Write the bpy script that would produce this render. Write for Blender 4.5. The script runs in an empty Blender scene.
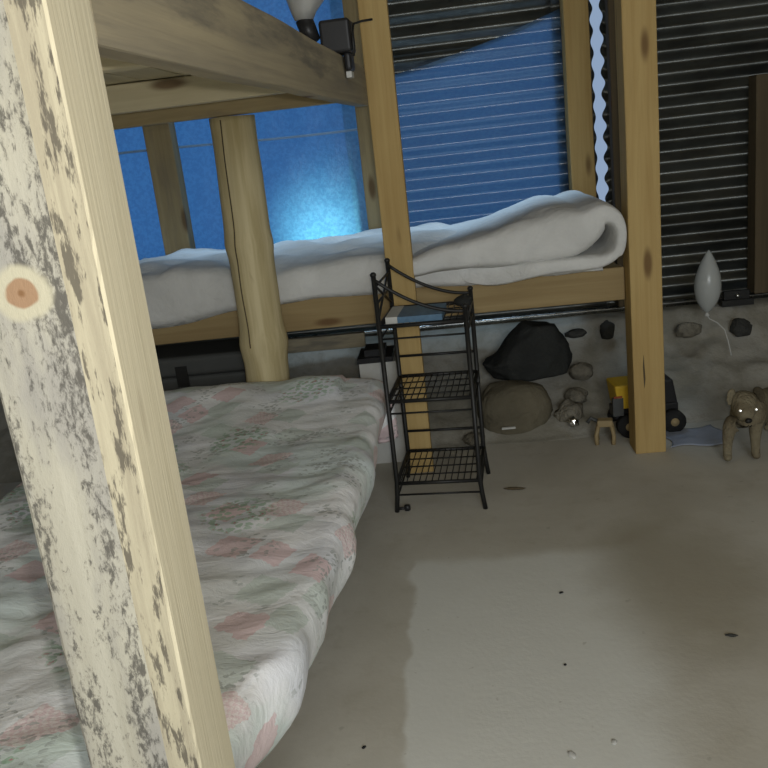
import bpy, bmesh, math, random
from math import sin, cos, pi, radians
from mathutils import Vector, Matrix, noise
random.seed(7)
S = bpy.context.scene
COL = S.collection

# ---------------------------------------------------------------- camera
cam_data = bpy.data.cameras.new('camera')
cam = bpy.data.objects.new('camera', cam_data); COL.objects.link(cam)
cam_data.sensor_width = 36.0
cam_data.lens = 850.0 / 768.0 * 36.0
cam_data.clip_start = 0.02
Fv = Vector((-0.0838, 0.9582, -0.2736)).normalized()
Rv = Vector((0.9922, 0.0546, -0.1105))
Rv = (Rv - Fv * Rv.dot(Fv)).normalized()
Uv = Rv.cross(Fv).normalized()
M = Matrix((Rv, Uv, -Fv)).transposed().to_4x4()
M.translation = Vector((0, 0, 1.35))
cam.matrix_world = M
S.camera = cam

# ---------------------------------------------------------------- sky
W = bpy.data.worlds.new('sky'); S.world = W; W.use_nodes = True
bg = W.node_tree.nodes['Background']
bg.inputs[0].default_value = (0.26, 0.35, 0.50, 1)
bg.inputs[1].default_value = 1.0

# ---------------------------------------------------------------- lights
def light(name, kind, loc, power, color, **kw):
    d = bpy.data.lights.new(name, kind); d.energy = power; d.color = color
    o = bpy.data.objects.new(name, d); COL.objects.link(o); o.location = loc
    for k, v in kw.items():
        setattr(d, k, v)
    return o
# the phone's flash beside the lens
light('phone_flash', 'POINT', (0.045, -0.01, 1.375), 36.0, (1.0, 0.955, 0.86), shadow_soft_size=0.012)
# area lamp added behind the photographer as ambient fill
fill_lamp = light('ambient_fill', 'AREA', (0.70, -2.40, 1.75), 73.0, (0.90, 0.96, 1.0), shape='RECTANGLE', size=1.5, size_y=1.2)
fill_lamp.rotation_euler = (radians(52), 0, 0)
# low daylight outdoors reaching the foot of the blue plastic from outside
yard = light('yard_daylight', 'SPOT', (-0.72, 5.0, 0.55), 85.0, (0.80, 1.0, 0.75), spot_size=radians(40), spot_blend=1.0, shadow_soft_size=0.12)
yard.rotation_euler = (Vector((-0.60, 4.33, 0.90)) - Vector((-0.72, 5.0, 0.55))).to_track_quat('-Z', 'Y').to_euler()

# daylight falling in through the open eave above the back wall
eave = light('eave_daylight', 'AREA', (-0.35, 4.20, 2.40), 3.2, (0.52, 0.75, 1.0), shape='RECTANGLE', size=2.3, size_y=0.12, spread=radians(38))
eave.rotation_euler = (radians(-9), 0, 0)

S.view_settings.view_transform = 'Standard'
S.view_settings.look = 'None'
S.view_settings.exposure = 0.0
S.view_settings.gamma = 1.0
S.view_settings.use_curve_mapping = False

# ---------------------------------------------------------------- node helper
class N:
    def __init__(s, name):
        s.m = bpy.data.materials.new(name); s.m.use_nodes = True
        s.t = s.m.node_tree; s.b = s.t.nodes['Principled BSDF']; s.out = s.t.nodes['Material Output']
        s._tc = None
    def n(s, typ, **kw):
        x = s.t.nodes.new(typ)
        for k, v in kw.items(): setattr(x, k, v)
        return x
    def l(s, a, b): s.t.links.new(a, b)
    def put(s, sock, v):
        if hasattr(v, 'is_linked') or isinstance(v, bpy.types.NodeSocket): s.l(v, sock)
        else: sock.default_value = v
    def co(s, scale=(1, 1, 1), kind='Object', rot=(0, 0, 0), loc=(0, 0, 0)):
        if not s._tc: s._tc = s.n('ShaderNodeTexCoord')
        mp = s.n('ShaderNodeMapping'); s.l(s._tc.outputs[kind], mp.inputs[0])
        mp.inputs['Scale'].default_value = scale; mp.inputs['Rotation'].default_value = rot; mp.inputs['Location'].default_value = loc
        return mp.outputs[0]
    def noise(s, vec, scale, detail=4, rough=.55, dist=0):
        x = s.n('ShaderNodeTexNoise'); s.l(vec, x.inputs['Vector'])
        x.inputs['Scale'].default_value = scale; x.inputs['Detail'].default_value = detail
        x.inputs['Roughness'].default_value = rough; x.inputs['Distortion'].default_value = dist
        return x.outputs['Fac']
    def vor(s, vec, scale, dims='3D', rnd=1.0, metric='EUCLIDEAN'):
        x = s.n('ShaderNodeTexVoronoi', voronoi_dimensions=dims, distance=metric); s.l(vec, x.inputs['Vector'])
        x.inputs['Scale'].default_value = scale; x.inputs['Randomness'].default_value = rnd
        return x.outputs['Distance'], x.outputs['Color']
    def ramp(s, v, lo, hi, a=0.0, b=1.0):
        x = s.n('ShaderNodeMapRange', interpolation_type='SMOOTHSTEP'); s.put(x.inputs[0], v)
        for i, q in zip((1, 2, 3, 4), (lo, hi, a, b)): x.inputs[i].default_value = q
        return x.outputs[0]
    def math(s, op, a, b=0.0):
        x = s.n('ShaderNodeMath', operation=op); s.put(x.inputs[0], a); s.put(x.inputs[1], b); return x.outputs[0]
    def mix(s, f, a, b):
        x = s.n('ShaderNodeMix', data_type='RGBA'); s.put(x.inputs[0], f)
        for sk, v in ((x.inputs[6], a), (x.inputs[7], b)):
            s.put(sk, (v[0], v[1], v[2], 1) if isinstance(v, tuple) else v)
        return x.outputs[2]
    def sep(s, c):
        x = s.n('ShaderNodeSeparateColor'); s.l(c, x.inputs[0]); return x.outputs
    def xyz(s, v):
        x = s.n('ShaderNodeSeparateXYZ'); s.l(v, x.inputs[0]); return x.outputs
    def bump(s, h, strength=.3, dist=.01):
        x = s.n('ShaderNodeBump'); x.inputs['Strength'].default_value = strength; x.inputs['Distance'].default_value = dist
        s.l(h, x.inputs['Height']); s.l(x.outputs[0], s.b.inputs['Normal'])
    def base(s, c, rough=.7, metal=0.0, spec=.3):
        sk = s.b.inputs['Base Color']
        s.put(sk, (c[0], c[1], c[2], 1) if isinstance(c, tuple) else c)
        s.put(s.b.inputs['Roughness'], rough); s.b.inputs['Metallic'].default_value = metal
        s.b.inputs['Specular IOR Level'].default_value = spec
        return s

def plain(name, c, rough=.6, metal=0.0, spec=.3, var=.12, scale=30):
    k = N(name); f = k.noise(k.co(), scale, 3)
    d = tuple(x * (1 - var) for x in c); e = tuple(min(1, x * (1 + var)) for x in c)
    k.base(k.mix(f, d, e), rough, metal, spec)
    return k.m

clean_lightened = None
def wood(name, light_c, dark_c, knot=(0.12, 0.06, 0.025), stain=0.0, stain_c=(0.16, 0.14, 0.12), rough=.75, seed=0.0):
    """sawn timber, grain along the local Z axis"""
    k = N(name)
    oi = k.n('ShaderNodeObjectInfo')
    off = k.n('ShaderNodeVectorMath', operation='SCALE'); 
    cb = k.n('ShaderNodeCombineXYZ'); 
    for i in range(3): k.l(oi.outputs['Random'], cb.inputs[i])
    k.l(cb.outputs[0], off.inputs[0]); off.inputs['Scale'].default_value = 13.0 + seed
    def co(sc):
        ad = k.n('ShaderNodeVectorMath', operation='ADD'); k.l(k.co(), ad.inputs[0]); k.l(off.outputs[0], ad.inputs[1])
        mp = k.n('ShaderNodeMapping'); k.l(ad.outputs[0], mp.inputs[0]); mp.inputs['Scale'].default_value = sc
        return mp.outputs[0]
    g1 = k.noise(co((26, 26, 1.1)), 1.0, 5, .6, .6)
    g2 = k.noise(co((160, 160, 5)), 1.0, 3, .6)
    blot = k.noise(co((5, 5, 1.6)), 1.0, 3)
    f = k.math('ADD', k.math('MULTIPLY', g1, .65), k.math('MULTIPLY', blot, .35))
    c = k.mix(k.ramp(f, .32, .68), light_c, dark_c)
    c = k.mix(k.math('MULTIPLY', k.ramp(g2, .5, .8), .15), c, tuple(x * .6 for x in dark_c))
    d, vc = k.vor(co((11, 11, 3.2)), 1.0)
    pick = k.math('GREATER_THAN', k.sep(vc)[0], .74)
    kn = k.math('MULTIPLY', k.ramp(d, .26, .10), pick)
    c = k.mix(k.math('MULTIPLY', kn, .8), c, knot)
    if stain:
        sn = k.noise(co((9, 9, 1.5)), 1.0, 6, .65)
        c = k.mix(k.math('MULTIPLY', k.ramp(sn, .52, .66), stain), c, stain_c)
    k.base(c, rough, 0, .2)
    k.bump(g2, .25, .003)
    return k.m

# ---------------------------------------------------------------- materials
pine = wood('fresh_pine', (0.52, 0.375, 0.16), (0.41, 0.275, 0.105))
pine_pale = wood('pale_pine', (0.64, 0.58, 0.41), (0.55, 0.49, 0.33))
pine_dull = wood('dull_pine', (0.46, 0.37, 0.21), (0.33, 0.26, 0.14), stain=.35)
pine_grey = wood('weathered_grey_timber', (0.42, 0.36, 0.24), (0.26, 0.23, 0.17), stain=.55, stain_c=(0.10, 0.10, 0.095))
pine_dark = wood('dark_timber', (0.13, 0.10, 0.06), (0.085, 0.065, 0.038))
pine_rail = wood('brown_pine_rail', (0.36, 0.27, 0.135), (0.28, 0.20, 0.095))
pole_wood = wood('peeled_pole_wood', (0.72, 0.62, 0.38), (0.47, 0.38, 0.19), knot=(0.20, 0.11, 0.04))

def mouldy_wood():
    k = N('mouldy_pale_timber')
    g = k.noise(k.co((30, 30, 1.4)), 1.0, 5, .6, .5)
    c = k.mix(k.ramp(g, .35, .7), (0.44, 0.42, 0.345), (0.345, 0.325, 0.26))
    big = k.noise(k.co((16, 16, 4.5)), 1.0, 3, .6)
    fine = k.noise(k.co((150, 150, 60)), 1.0, 5, .75, .3)
    grey = k.ramp(k.noise(k.co((11, 11, 3.2), loc=(4, 2, 1)), 1.0, 4, .6), .42, .62)
    c = k.mix(k.math('MULTIPLY', grey, .75), c, (0.29, 0.28, 0.26))
    m = k.math('ADD', k.math('MULTIPLY', big, .55), k.math('MULTIPLY', fine, .62))
    mould = k.ramp(m, .575, .685)
    c = k.mix(k.math('MULTIPLY', mould, .85), c, (0.075, 0.07, 0.062))
    # one oval knot with a pale ring
    p = k.xyz(k.co())
    dx = k.math('MULTIPLY', k.math('SUBTRACT', p[0], .049), 1.0)
    dz = k.math('MULTIPLY', k.math('SUBTRACT', p[2], 1.247), 1.12)
    r = k.math('SQRT', k.math('ADD', k.math('MULTIPLY', dx, dx), k.math('MULTIPLY', dz, dz)))
    r = k.math('ADD', r, k.math('MULTIPLY', k.math('SUBTRACT', k.noise(k.co((40, 40, 40)), 1.0, 2), .5), .012))
    c = k.mix(k.ramp(r, .036, .026), c, (0.47, 0.44, 0.33))
    c = k.mix(k.ramp(r, .0185, .0145), c, (0.32, 0.205, 0.125))
    c = k.mix(k.ramp(r, .005, .001), c, (0.22, 0.12, 0.06))
    k.base(c, .85, 0, .15); k.bump(fine, .35, .004)
    return k.m
mouldy = mouldy_wood()
clean_lightened = wood('clean_pine_lightened', (0.70, 0.64, 0.47), (0.62, 0.56, 0.40))  # clean side face of the near post, painted paler to imitate light reaching it
def wane_wood():
    k = N('wane_edge_timber')
    g = k.noise(k.co((60, 60, 2.5)), 1.0, 5, .65, .5)
    c = k.mix(k.ramp(g, .35, .65), (0.44, 0.40, 0.29), (0.33, 0.295, 0.215))
    f = k.noise(k.co((85, 85, 14), loc=(1, 5, 2)), 1.0, 5, .7)
    c = k.mix(k.math('MULTIPLY', k.ramp(f, .52, .60), .85), c, (0.085, 0.075, 0.06))
    k.base(c, .85, 0, .15); k.bump(f, .5, .005)
    return k.m
wane = wane_wood()

def concrete():
    k = N('worn_concrete_floor')
    v = k.co()
    n1 = k.noise(v, 1.3, 5, .6, .4); n2 = k.noise(v, 9, 5, .65); n3 = k.noise(v, 70, 3)
    c = k.mix(k.ramp(n1, .35, .65), (0.46, 0.435, 0.37), (0.545, 0.525, 0.46))
    c = k.mix(k.math('MULTIPLY', k.ramp(n2, .5, .75), .35), c, (0.36, 0.325, 0.25))
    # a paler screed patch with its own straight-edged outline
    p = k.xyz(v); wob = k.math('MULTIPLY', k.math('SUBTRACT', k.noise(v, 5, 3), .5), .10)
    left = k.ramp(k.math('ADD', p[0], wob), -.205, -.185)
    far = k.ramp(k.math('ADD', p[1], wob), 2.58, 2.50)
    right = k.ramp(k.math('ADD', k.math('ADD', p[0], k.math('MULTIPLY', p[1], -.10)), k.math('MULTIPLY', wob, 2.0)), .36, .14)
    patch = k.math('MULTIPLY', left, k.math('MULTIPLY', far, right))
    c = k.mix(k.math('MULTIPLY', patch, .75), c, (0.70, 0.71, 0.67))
    # brown damp stain to the right of the patch
    bx = k.math('SUBTRACT', p[0], .62); by = k.math('MULTIPLY', k.math('SUBTRACT', p[1], 2.35), .6)
    br = k.math('ADD', k.math('SQRT', k.math('ADD', k.math('MULTIPLY', bx, bx), k.math('MULTIPLY', by, by))), k.math('MULTIPLY', wob, 2.2))
    c = k.mix(k.math('MULTIPLY', k.ramp(br, .36, .12), .6), c, (0.31, 0.275, 0.20))
    sp = k.ramp(k.noise(v, 24, 2), .70, .76)
    c = k.mix(k.math('MULTIPLY', sp, .35), c, (0.26, 0.24, 0.19))
    k.base(c, .8, 0, .25); k.bump(k.math('ADD', k.math('MULTIPLY', n2, .7), k.math('MULTIPLY', n3, .3)), .2, .01)
    return k.m
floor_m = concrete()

def earth():
    k = N('dusty_rubble_bank')
    v = k.co()
    n1 = k.noise(v, 3.2, 6, .62, .3); n2 = k.noise(v, 22, 5, .65)
    c = k.mix(k.ramp(n1, .38, .62), (0.36, 0.345, 0.30), (0.25, 0.235, 0.19))
    c = k.mix(k.math('MULTIPLY', k.ramp(n2, .5, .75), .5), c, (0.20, 0.185, 0.145))
    k.base(c, .9, 0, .15); k.bump(n2, .35, .02)
    return k.m
earth_m = earth()

def metal_sheet(name, c, rough, metal):
    k = N(name)
    n = k.noise(k.co((9, 9, 60)), 1.0, 5, .7)
    s = k.noise(k.co((2.5, 2.5, 6)), 1.0, 4, .6)
    k.base(k.mix(k.ramp(s, .35, .7), c, tuple(x * .55 for x in c)), k.ramp(n, .3, .7, rough, rough + .14), metal, .5)
    k.b.inputs['Anisotropic'].default_value = .9
    tg = k.n('ShaderNodeCombineXYZ'); tg.inputs[0].default_value = 1.0
    k.l(tg.outputs[0], k.b.inputs['Tangent'])
    h = k.noise(k.co((60, 60, 9)), 1.0, 4, .7)
    k.bump(h, .3, .004)
    return k.m
dark_metal = metal_sheet('dark_corrugated_iron', (0.20, 0.21, 0.20), .36, .9)
flash_m = metal_sheet('bright_metal_flashing', (0.75, 0.76, 0.74), .22, 1.0)

def blue_plastic(name, c, transp, rough, crinkle, gloss=0.0):
    k = N(name)
    v = k.co()
    n = k.noise(v, 3, 4, .6); f = k.noise(v, 62, 3, .6)
    col = k.mix(n, c, tuple(x * .72 for x in c))
    tr = k.n('ShaderNodeBsdfTranslucent'); k.l(k.mix(k.ramp(f, .38, .62), col, k.mix(.30, col, (.02, .10, .35))), tr.inputs[0])
    di = k.n('ShaderNodeBsdfDiffuse'); k.l(k.mix(n, tuple(x * .45 for x in c), tuple(x * .3 for x in c)), di.inputs[0])
    gl = k.n('ShaderNodeBsdfAnisotropic'); gl.inputs['Roughness'].default_value = rough; gl.inputs['Anisotropy'].default_value = -.8 if crinkle < .3 else 0.0
    tg = k.n('ShaderNodeCombineXYZ'); tg.inputs[0].default_value = 1.0; k.l(tg.outputs[0], gl.inputs['Tangent'])
    tp = k.n('ShaderNodeBsdfTransparent'); tp.inputs[0].default_value = (c[0] * .8 + .02, c[1] * .8, min(1, c[2]), 1)
    bp = k.n('ShaderNodeBump'); bp.inputs['Strength'].default_value = crinkle; bp.inputs['Distance'].default_value = .01 if crinkle > .2 else .002
    k.l(k.math('ADD', k.math('MULTIPLY', f, .4), k.noise(v, 14, 5, .7)), bp.inputs['Height'])
    for q in (gl, di, tr): k.l(bp.outputs[0], q.inputs['Normal'])
    def mx(fac, a, b):
        x = k.n('ShaderNodeMixShader'); k.put(x.inputs[0], fac); k.l(a, x.inputs[1]); k.l(b, x.inputs[2]); return x.outputs[0]
    s = mx(.30, tr.outputs[0], di.outputs[0])
    s = mx(transp, s, tp.outputs[0])
    fr = k.n('ShaderNodeFresnel'); fr.inputs[0].default_value = 1.45
    s = mx(k.math('MAXIMUM', fr.outputs[0], gloss), s, gl.outputs[0])
    k.l(s, k.out.inputs[0])
    return k.m
tarp_m = blue_plastic('blue_plastic_sheeting', (0.17, 0.53, 0.95), .20, .35, .35)
panel_m = blue_plastic('blue_corrugated_plastic', (0.16, 0.37, 0.60), .14, .30, .06, .16)

def cloth(name, a, b, sc=5, wr=.5):
    k = N(name); v = k.co()
    n = k.noise(v, sc, 5, .6, .5)
    k.base(k.mix(k.ramp(n, .35, .65), a, b), .9, 0, .1)
    h = k.math('ADD', k.noise(v, 11, 4, .6, 1.2), k.math('MULTIPLY', k.noise(v, 38, 3, .6, .8), .35))
    k.bump(h, wr, .03)
    return k.m
white_cloth = cloth('white_cotton', (0.70, 0.70, 0.68), (0.62, 0.62, 0.60), 5, .3)
black_cloth = cloth('black_bag_fabric', (0.03, 0.031, 0.03), (0.042, 0.044, 0.041))
sack_m = cloth('brown_sackcloth', (0.17, 0.15, 0.105), (0.13, 0.115, 0.08))
rock_m = cloth('dusty_stone', (0.24, 0.22, 0.175), (0.17, 0.155, 0.12), 8, .8)
rock_dark = cloth('dark_stone', (0.065, 0.065, 0.06), (0.045, 0.045, 0.04), 8, .8)

def quilt_mat():
    k = N('patchwork_floral_cotton')
    v = k.co(); n = k.noise(v, 4, 4)
    # unroll the cloth: what hangs down continues the pattern of the top
    p = k.xyz(v); un = k.n('ShaderNodeCombineXYZ'); k.l(k.math('SUBTRACT', p[0], p[2]), un.inputs[0]); k.l(k.math('ADD', p[1], k.math('MULTIPLY', p[2], .6)), un.inputs[1])
    nf = k.n('ShaderNodeTexNoise'); k.l(un.outputs[0], nf.inputs['Vector']); nf.inputs['Scale'].default_value = 70
    fs = k.n('ShaderNodeVectorMath', operation='SCALE'); k.l(nf.outputs['Color'], fs.inputs[0]); fs.inputs['Scale'].default_value = .022
    un2 = k.n('ShaderNodeVectorMath', operation='ADD'); k.l(un.outputs[0], un2.inputs[0]); k.l(fs.outputs[0], un2.inputs[1])
    warp = k.n('ShaderNodeVectorMath', operation='ADD'); k.l(un2.outputs[0], warp.inputs[0])
    nz = k.n('ShaderNodeTexNoise'); k.l(v, nz.inputs['Vector']); nz.inputs['Scale'].default_value = 6
    sc = k.n('ShaderNodeVectorMath', operation='SCALE'); k.l(nz.outputs['Color'], sc.inputs[0]); sc.inputs['Scale'].default_value = .05
    k.l(sc.outputs[0], warp.inputs[1])
    def mp(s, rot=0.0):
        m = k.n('ShaderNodeMapping'); k.l(warp.outputs[0], m.inputs[0]); m.inputs['Scale'].default_value = s; m.inputs['Rotation'].default_value = (0, 0, rot); return m.outputs[0]
    c = k.mix(k.ramp(n, .35, .65), (0.76, 0.785, 0.785), (0.90, 0.905, 0.915))
    c = k.mix(k.math('MULTIPLY', k.ramp(k.noise(v, 2.6, 3), .45, .62), .55), c, (0.70, 0.72, 0.80))
    c = k.mix(k.math('MULTIPLY', k.ramp(k.noise(k.co(loc=(5, 3, 0)), 3.4, 3), .50, .64), .5), c, (0.66, 0.80, 0.74))
    # diamond patches
    d, vc = k.vor(mp((1, 1, .001), .5), 7.0, '2D', .75, 'CHEBYCHEV')
    r = k.sep(vc)
    ins = k.ramp(d, .36, .33)
    pink = k.math('MULTIPLY', ins, k.math('GREATER_THAN', r[0], .66))
    mint = k.math('MULTIPLY', ins, k.math('LESS_THAN', r[0], .25))
    c = k.mix(k.math('MULTIPLY', mint, .6), c, (0.54, 0.63, 0.565))
    c = k.mix(k.math('MULTIPLY', pink, .75), c, (0.76, 0.56, 0.57))
    chk = k.n('ShaderNodeTexChecker'); k.l(mp((1, 1, 0), .5), chk.inputs[0]); chk.inputs['Scale'].default_value = 105
    ging = k.math('MULTIPLY', k.math('MULTIPLY', pink, k.math('GREATER_THAN', r[1], .45)), chk.outputs['Fac'])
    c = k.mix(k.math('MULTIPLY', ging, .7), c, (0.86, 0.80, 0.78))
    # sprigs of small leaves
    d2, v2 = k.vor(mp((1, 1.5, .001), .2), 46, '2D', 1.0)
    zone = k.ramp(k.noise(v, 6.5, 2), .53, .60)
    leaf = k.math('MULTIPLY', k.math('MULTIPLY', k.ramp(d2, .40, .30), zone), k.math('GREATER_THAN', k.sep(v2)[0], .35))
    c = k.mix(k.math('MULTIPLY', leaf, .6), c, (0.34, 0.37, 0.35))
    # larger green leaf clusters
    d3, v3 = k.vor(mp((1, 1, .001), .9), 2.6, '2D', .9)
    cl = k.math('MULTIPLY', k.ramp(d3, .34, .2), k.math('GREATER_THAN', k.sep(v3)[1], .45))
    d4, v4 = k.vor(mp((1, 1.3, .001), .4), 38, '2D', 1.0)
    c = k.mix(k.math('MULTIPLY', k.math('MULTIPLY', cl, k.ramp(d4, .46, .34)), .7), c, (0.32, 0.49, 0.34))
    rs = k.math('MULTIPLY', k.math('MULTIPLY', cl, k.ramp(d4, .22, .14)), k.math('GREATER_THAN', k.sep(v4)[2], .6))
    c = k.mix(rs, c, (0.52, 0.28, 0.30))
    k.base(c, .85, 0, .15)
    h = k.math('ADD', k.noise(k.co((1, 1.8, 1)), 13, 4, .6, 1.4), k.math('MULTIPLY', k.noise(v, 45, 3, .6, .8), .3))
    k.bump(h, .22, .02)
    return k.m
quilt_m = quilt_mat()

black_metal = plain('black_painted_steel', (0.022, 0.022, 0.021), .45, .3, .4)
black_plastic = plain('black_plastic', (0.02, 0.02, 0.021), .4)
dark_box_m = plain('dark_grey_plastic', (0.075, 0.078, 0.075), .6)
white_card = plain('white_card', (0.55, 0.55, 0.52), .8)
blue_card = plain('blue_printed_card', (0.10, 0.19, 0.29), .5, var=.35, scale=45)
yellow_pl = plain('yellow_toy_plastic', (0.62, 0.40, 0.03), .5)
tan_pl = plain('tan_toy_plastic', (0.33, 0.25, 0.13), .6)
red_pl = plain('dull_red_plastic', (0.28, 0.06, 0.03), .5)
chrome = plain('polished_steel', (0.8, 0.8, 0.78), .18, 1.0, .5, .03)
silver_m = plain('brushed_silver_paint', (0.62, 0.63, 0.62), .32, .45, .5, .05)
pale_plastic = plain('pale_blue_plastic_film', (0.30, 0.33, 0.40), .35, spec=.5, var=.25, scale=12)
fur = cloth('tan_puppy_fur', (0.22, 0.19, 0.125), (0.17, 0.14, 0.09), 14, .7)
fur_dark = cloth('brown_ear_fur', (0.085, 0.07, 0.045), (0.06, 0.05, 0.032), 14, .7)
nose_m = plain('dark_nose', (0.012, 0.011, 0.01), .45)
eye_m = plain('reflective_eye', (0.98, 0.98, 0.95), .3, 1.0, .5, .0)
rubber = plain('black_rubber', (0.018, 0.018, 0.018), .8)
def balloon_mat():
    k = N('clouded_white_film'); k.base((0.55, 0.57, 0.55), .25, 0, .5)
    k.b.inputs['Alpha'].default_value = .75
    return k.m
balloon_m = balloon_mat()
plaster_wall = plain('grey_rendered_wall', (0.42, 0.40, 0.36), .9, scale=6)
roof_m = plain('unpainted_roof_boards', (0.36, 0.30, 0.20), .85, scale=8)

# ---------------------------------------------------------------- object helpers
def meshobj(name, bm, mats, parent=None, smooth=False):
    me = bpy.data.meshes.new(name); bm.normal_update(); bm.to_mesh(me); bm.free()
    for m in (mats if isinstance(mats, (list, tuple)) else [mats]): me.materials.append(m)
    if smooth:
        for p in me.polygons: p.use_smooth = True
    o = bpy.data.objects.new(name, me); COL.objects.link(o)
    if parent: o.parent = parent
    return o
def empty(name, loc=(0, 0, 0), rz=0.0):
    o = bpy.data.objects.new(name, None); COL.objects.link(o); o.location = loc; o.rotation_euler = (0, 0, rz)
    o.empty_display_size = .1
    return o
def tag(o, label, cat, group=None, kind=None):
    o['label'] = label; o['category'] = cat
    if group: o['group'] = group
    if kind: o['kind'] = kind
    return o
def struct(o):
    o['kind'] = 'structure'; return o
def bevel(o, w=.004, seg=2):
    m = o.modifiers.new('bevel', 'BEVEL'); m.width = w; m.segments = seg; m.limit_method = 'ANGLE'; return o
def box(bm, lo, hi, mi=0):
    v = [bm.verts.new((x, y, z)) for z in (lo[2], hi[2]) for y in (lo[1], hi[1]) for x in (lo[0], hi[0])]
    for q in ((0, 2, 3, 1), (4, 5, 7, 6), (0, 1, 5, 4), (1, 3, 7, 5), (3, 2, 6, 7), (2, 0, 4, 6)):
        f = bm.faces.new([v[i] for i in q]); f.material_index = mi
    return v
def tube(bm, pts, r, seg=8, closed=False, radii=None):
    pts = [Vector(p) for p in pts]; rings = []; n = len(pts); prev = None
    for i, p in enumerate(pts):
        a = pts[max(i - 1, 0)]; b = pts[min(i + 1, n - 1)]
        t = (b - a).normalized()
        if prev is None:
            prev = t.orthogonal().normalized()
        u = (prev - t * prev.dot(t)).normalized(); w = t.cross(u); prev = u
        rr = radii[i] if radii else r
        rings.append([bm.verts.new(p + (u * cos(2 * pi * j / seg) + w * sin(2 * pi * j / seg)) * rr) for j in range(seg)])
    for A, B in zip(rings, rings[1:]):
        for j in range(seg): bm.faces.new((A[j], A[(j + 1) % seg], B[(j + 1) % seg], B[j]))
    bm.faces.new(rings[0][::-1]); bm.faces.new(rings[-1])
def lathe(bm, prof, seg=24, center=(0, 0), wob=None):
    rings = []
    for r, z in prof:
        rings.append([bm.verts.new((center[0] + (r * (wob(j, z) if wob else 1)) * cos(2 * pi * j / seg), center[1] + (r * (wob(j, z) if wob else 1)) * sin(2 * pi * j / seg), z)) for j in range(seg)])
    for A, B in zip(rings, rings[1:]):
        for j in range(seg): bm.faces.new((A[j], A[(j + 1) % seg], B[(j + 1) % seg], B[j]))
    bm.faces.new(rings[0][::-1]); bm.faces.new(rings[-1])
def lumber(name, lo, hi, axis, mat, parent=None, bev=.005):
    """a board between two corners with its grain (local Z) along the named axis"""
    lo, hi = Vector(lo), Vector(hi); c = (lo + hi) / 2; s = hi - lo
    if axis == 'z': d = (s.x, s.y, s.z); rot = Matrix.Identity(3)
    elif axis == 'y': d = (s.x, s.z, s.y); rot = Matrix(((1, 0, 0), (0, 0, 1), (0, -1, 0)))
    else: d = (s.z, s.y, s.x); rot = Matrix(((0, 0, 1), (0, 1, 0), (-1, 0, 0)))
    bm = bmesh.new()
    n = max(2, int(d[2] / .12)); rings = []
    for i in range(n + 1):
        z = -d[2] / 2 + d[2] * i / n
        q = Vector((c.x * 3 + 7, c.y * 3, z * 2.2))
        wx = noise.noise(q) * .003; wy = noise.noise(q + Vector((9, 3, 1))) * .003
        rings.append([bm.verts.new((sx * d[0] / 2 + wx, sy * d[1] / 2 + wy, z)) for sx, sy in ((-1, -1), (1, -1), (1, 1), (-1, 1))])
    for A, B in zip(rings, rings[1:]):
        for j in range(4): bm.faces.new((A[j], A[(j + 1) % 4], B[(j + 1) % 4], B[j]))
    bm.faces.new(rings[0][::-1]); bm.faces.new(rings[-1])
    o = meshobj(name, bm, mat, parent)
    o.matrix_local = Matrix.Translation(c) @ rot.to_4x4()
    bevel(o, bev)
    return o
def lumpy(bm, center, size, seed=0, amp=.18, freq=1.6, sub=4, flat=-.6, box_pow=2.0):
    """a stone or a slumped sack: a ball pushed about by noise, cut flat below"""
    r = bmesh.ops.create_icosphere(bm, subdivisions=sub, radius=1.0)
    for v in r['verts']:
        p = v.co.normalized()
        k = 1.0 / (abs(p.x) ** box_pow + abs(p.y) ** box_pow + abs(p.z) ** box_pow) ** (1 / box_pow)
        q = p * freq + Vector((seed * 3.1, seed * 1.7, seed * 5.3))
        d = k * (1 + amp * (noise.noise(q) + .5 * noise.noise(q * 2.3) + .25 * noise.noise(q * 5)))
        p = p * d
        if p.z < flat: p.z = flat + (p.z - flat) * .08
        v.co = Vector((center[0] + p.x * size[0], center[1] + p.y * size[1], center[2] + p.z * size[2]))
    for f in bm.faces: f.smooth = True

# ================================================================ THE SETTING
WB = 4.35            # plane of the back wall
bm = bmesh.new()
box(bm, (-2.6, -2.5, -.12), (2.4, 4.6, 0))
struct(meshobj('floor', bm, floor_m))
for nm, lo, hi, m in (('wall_left', (-2.7, -2.6, 0), (-2.6, 4.45, 2.7), plaster_wall), ('wall_right', (2.4, -2.6, 0), (2.5, 4.45, 2.7), plaster_wall)):
    bm = bmesh.new(); box(bm, lo, hi); struct(meshobj(nm, bm, m))
bm = bmesh.new()   # front wall behind the photographer, with an opening added to go with the fill lamp
box(bm, (-2.6, -2.6, 0), (0.0, -2.5, 2.7)); box(bm, (1.5, -2.6, 0), (2.4, -2.5, 2.7)); box(bm, (0.0, -2.6, 2.45), (1.5, -2.5, 2.7))
struct(meshobj('wall_front', bm, plaster_wall))
bm = bmesh.new(); box(bm, (-2.7, -2.6, 2.7), (2.5, 5.0, 2.8)); struct(meshobj('ceiling', bm, roof_m))

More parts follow.
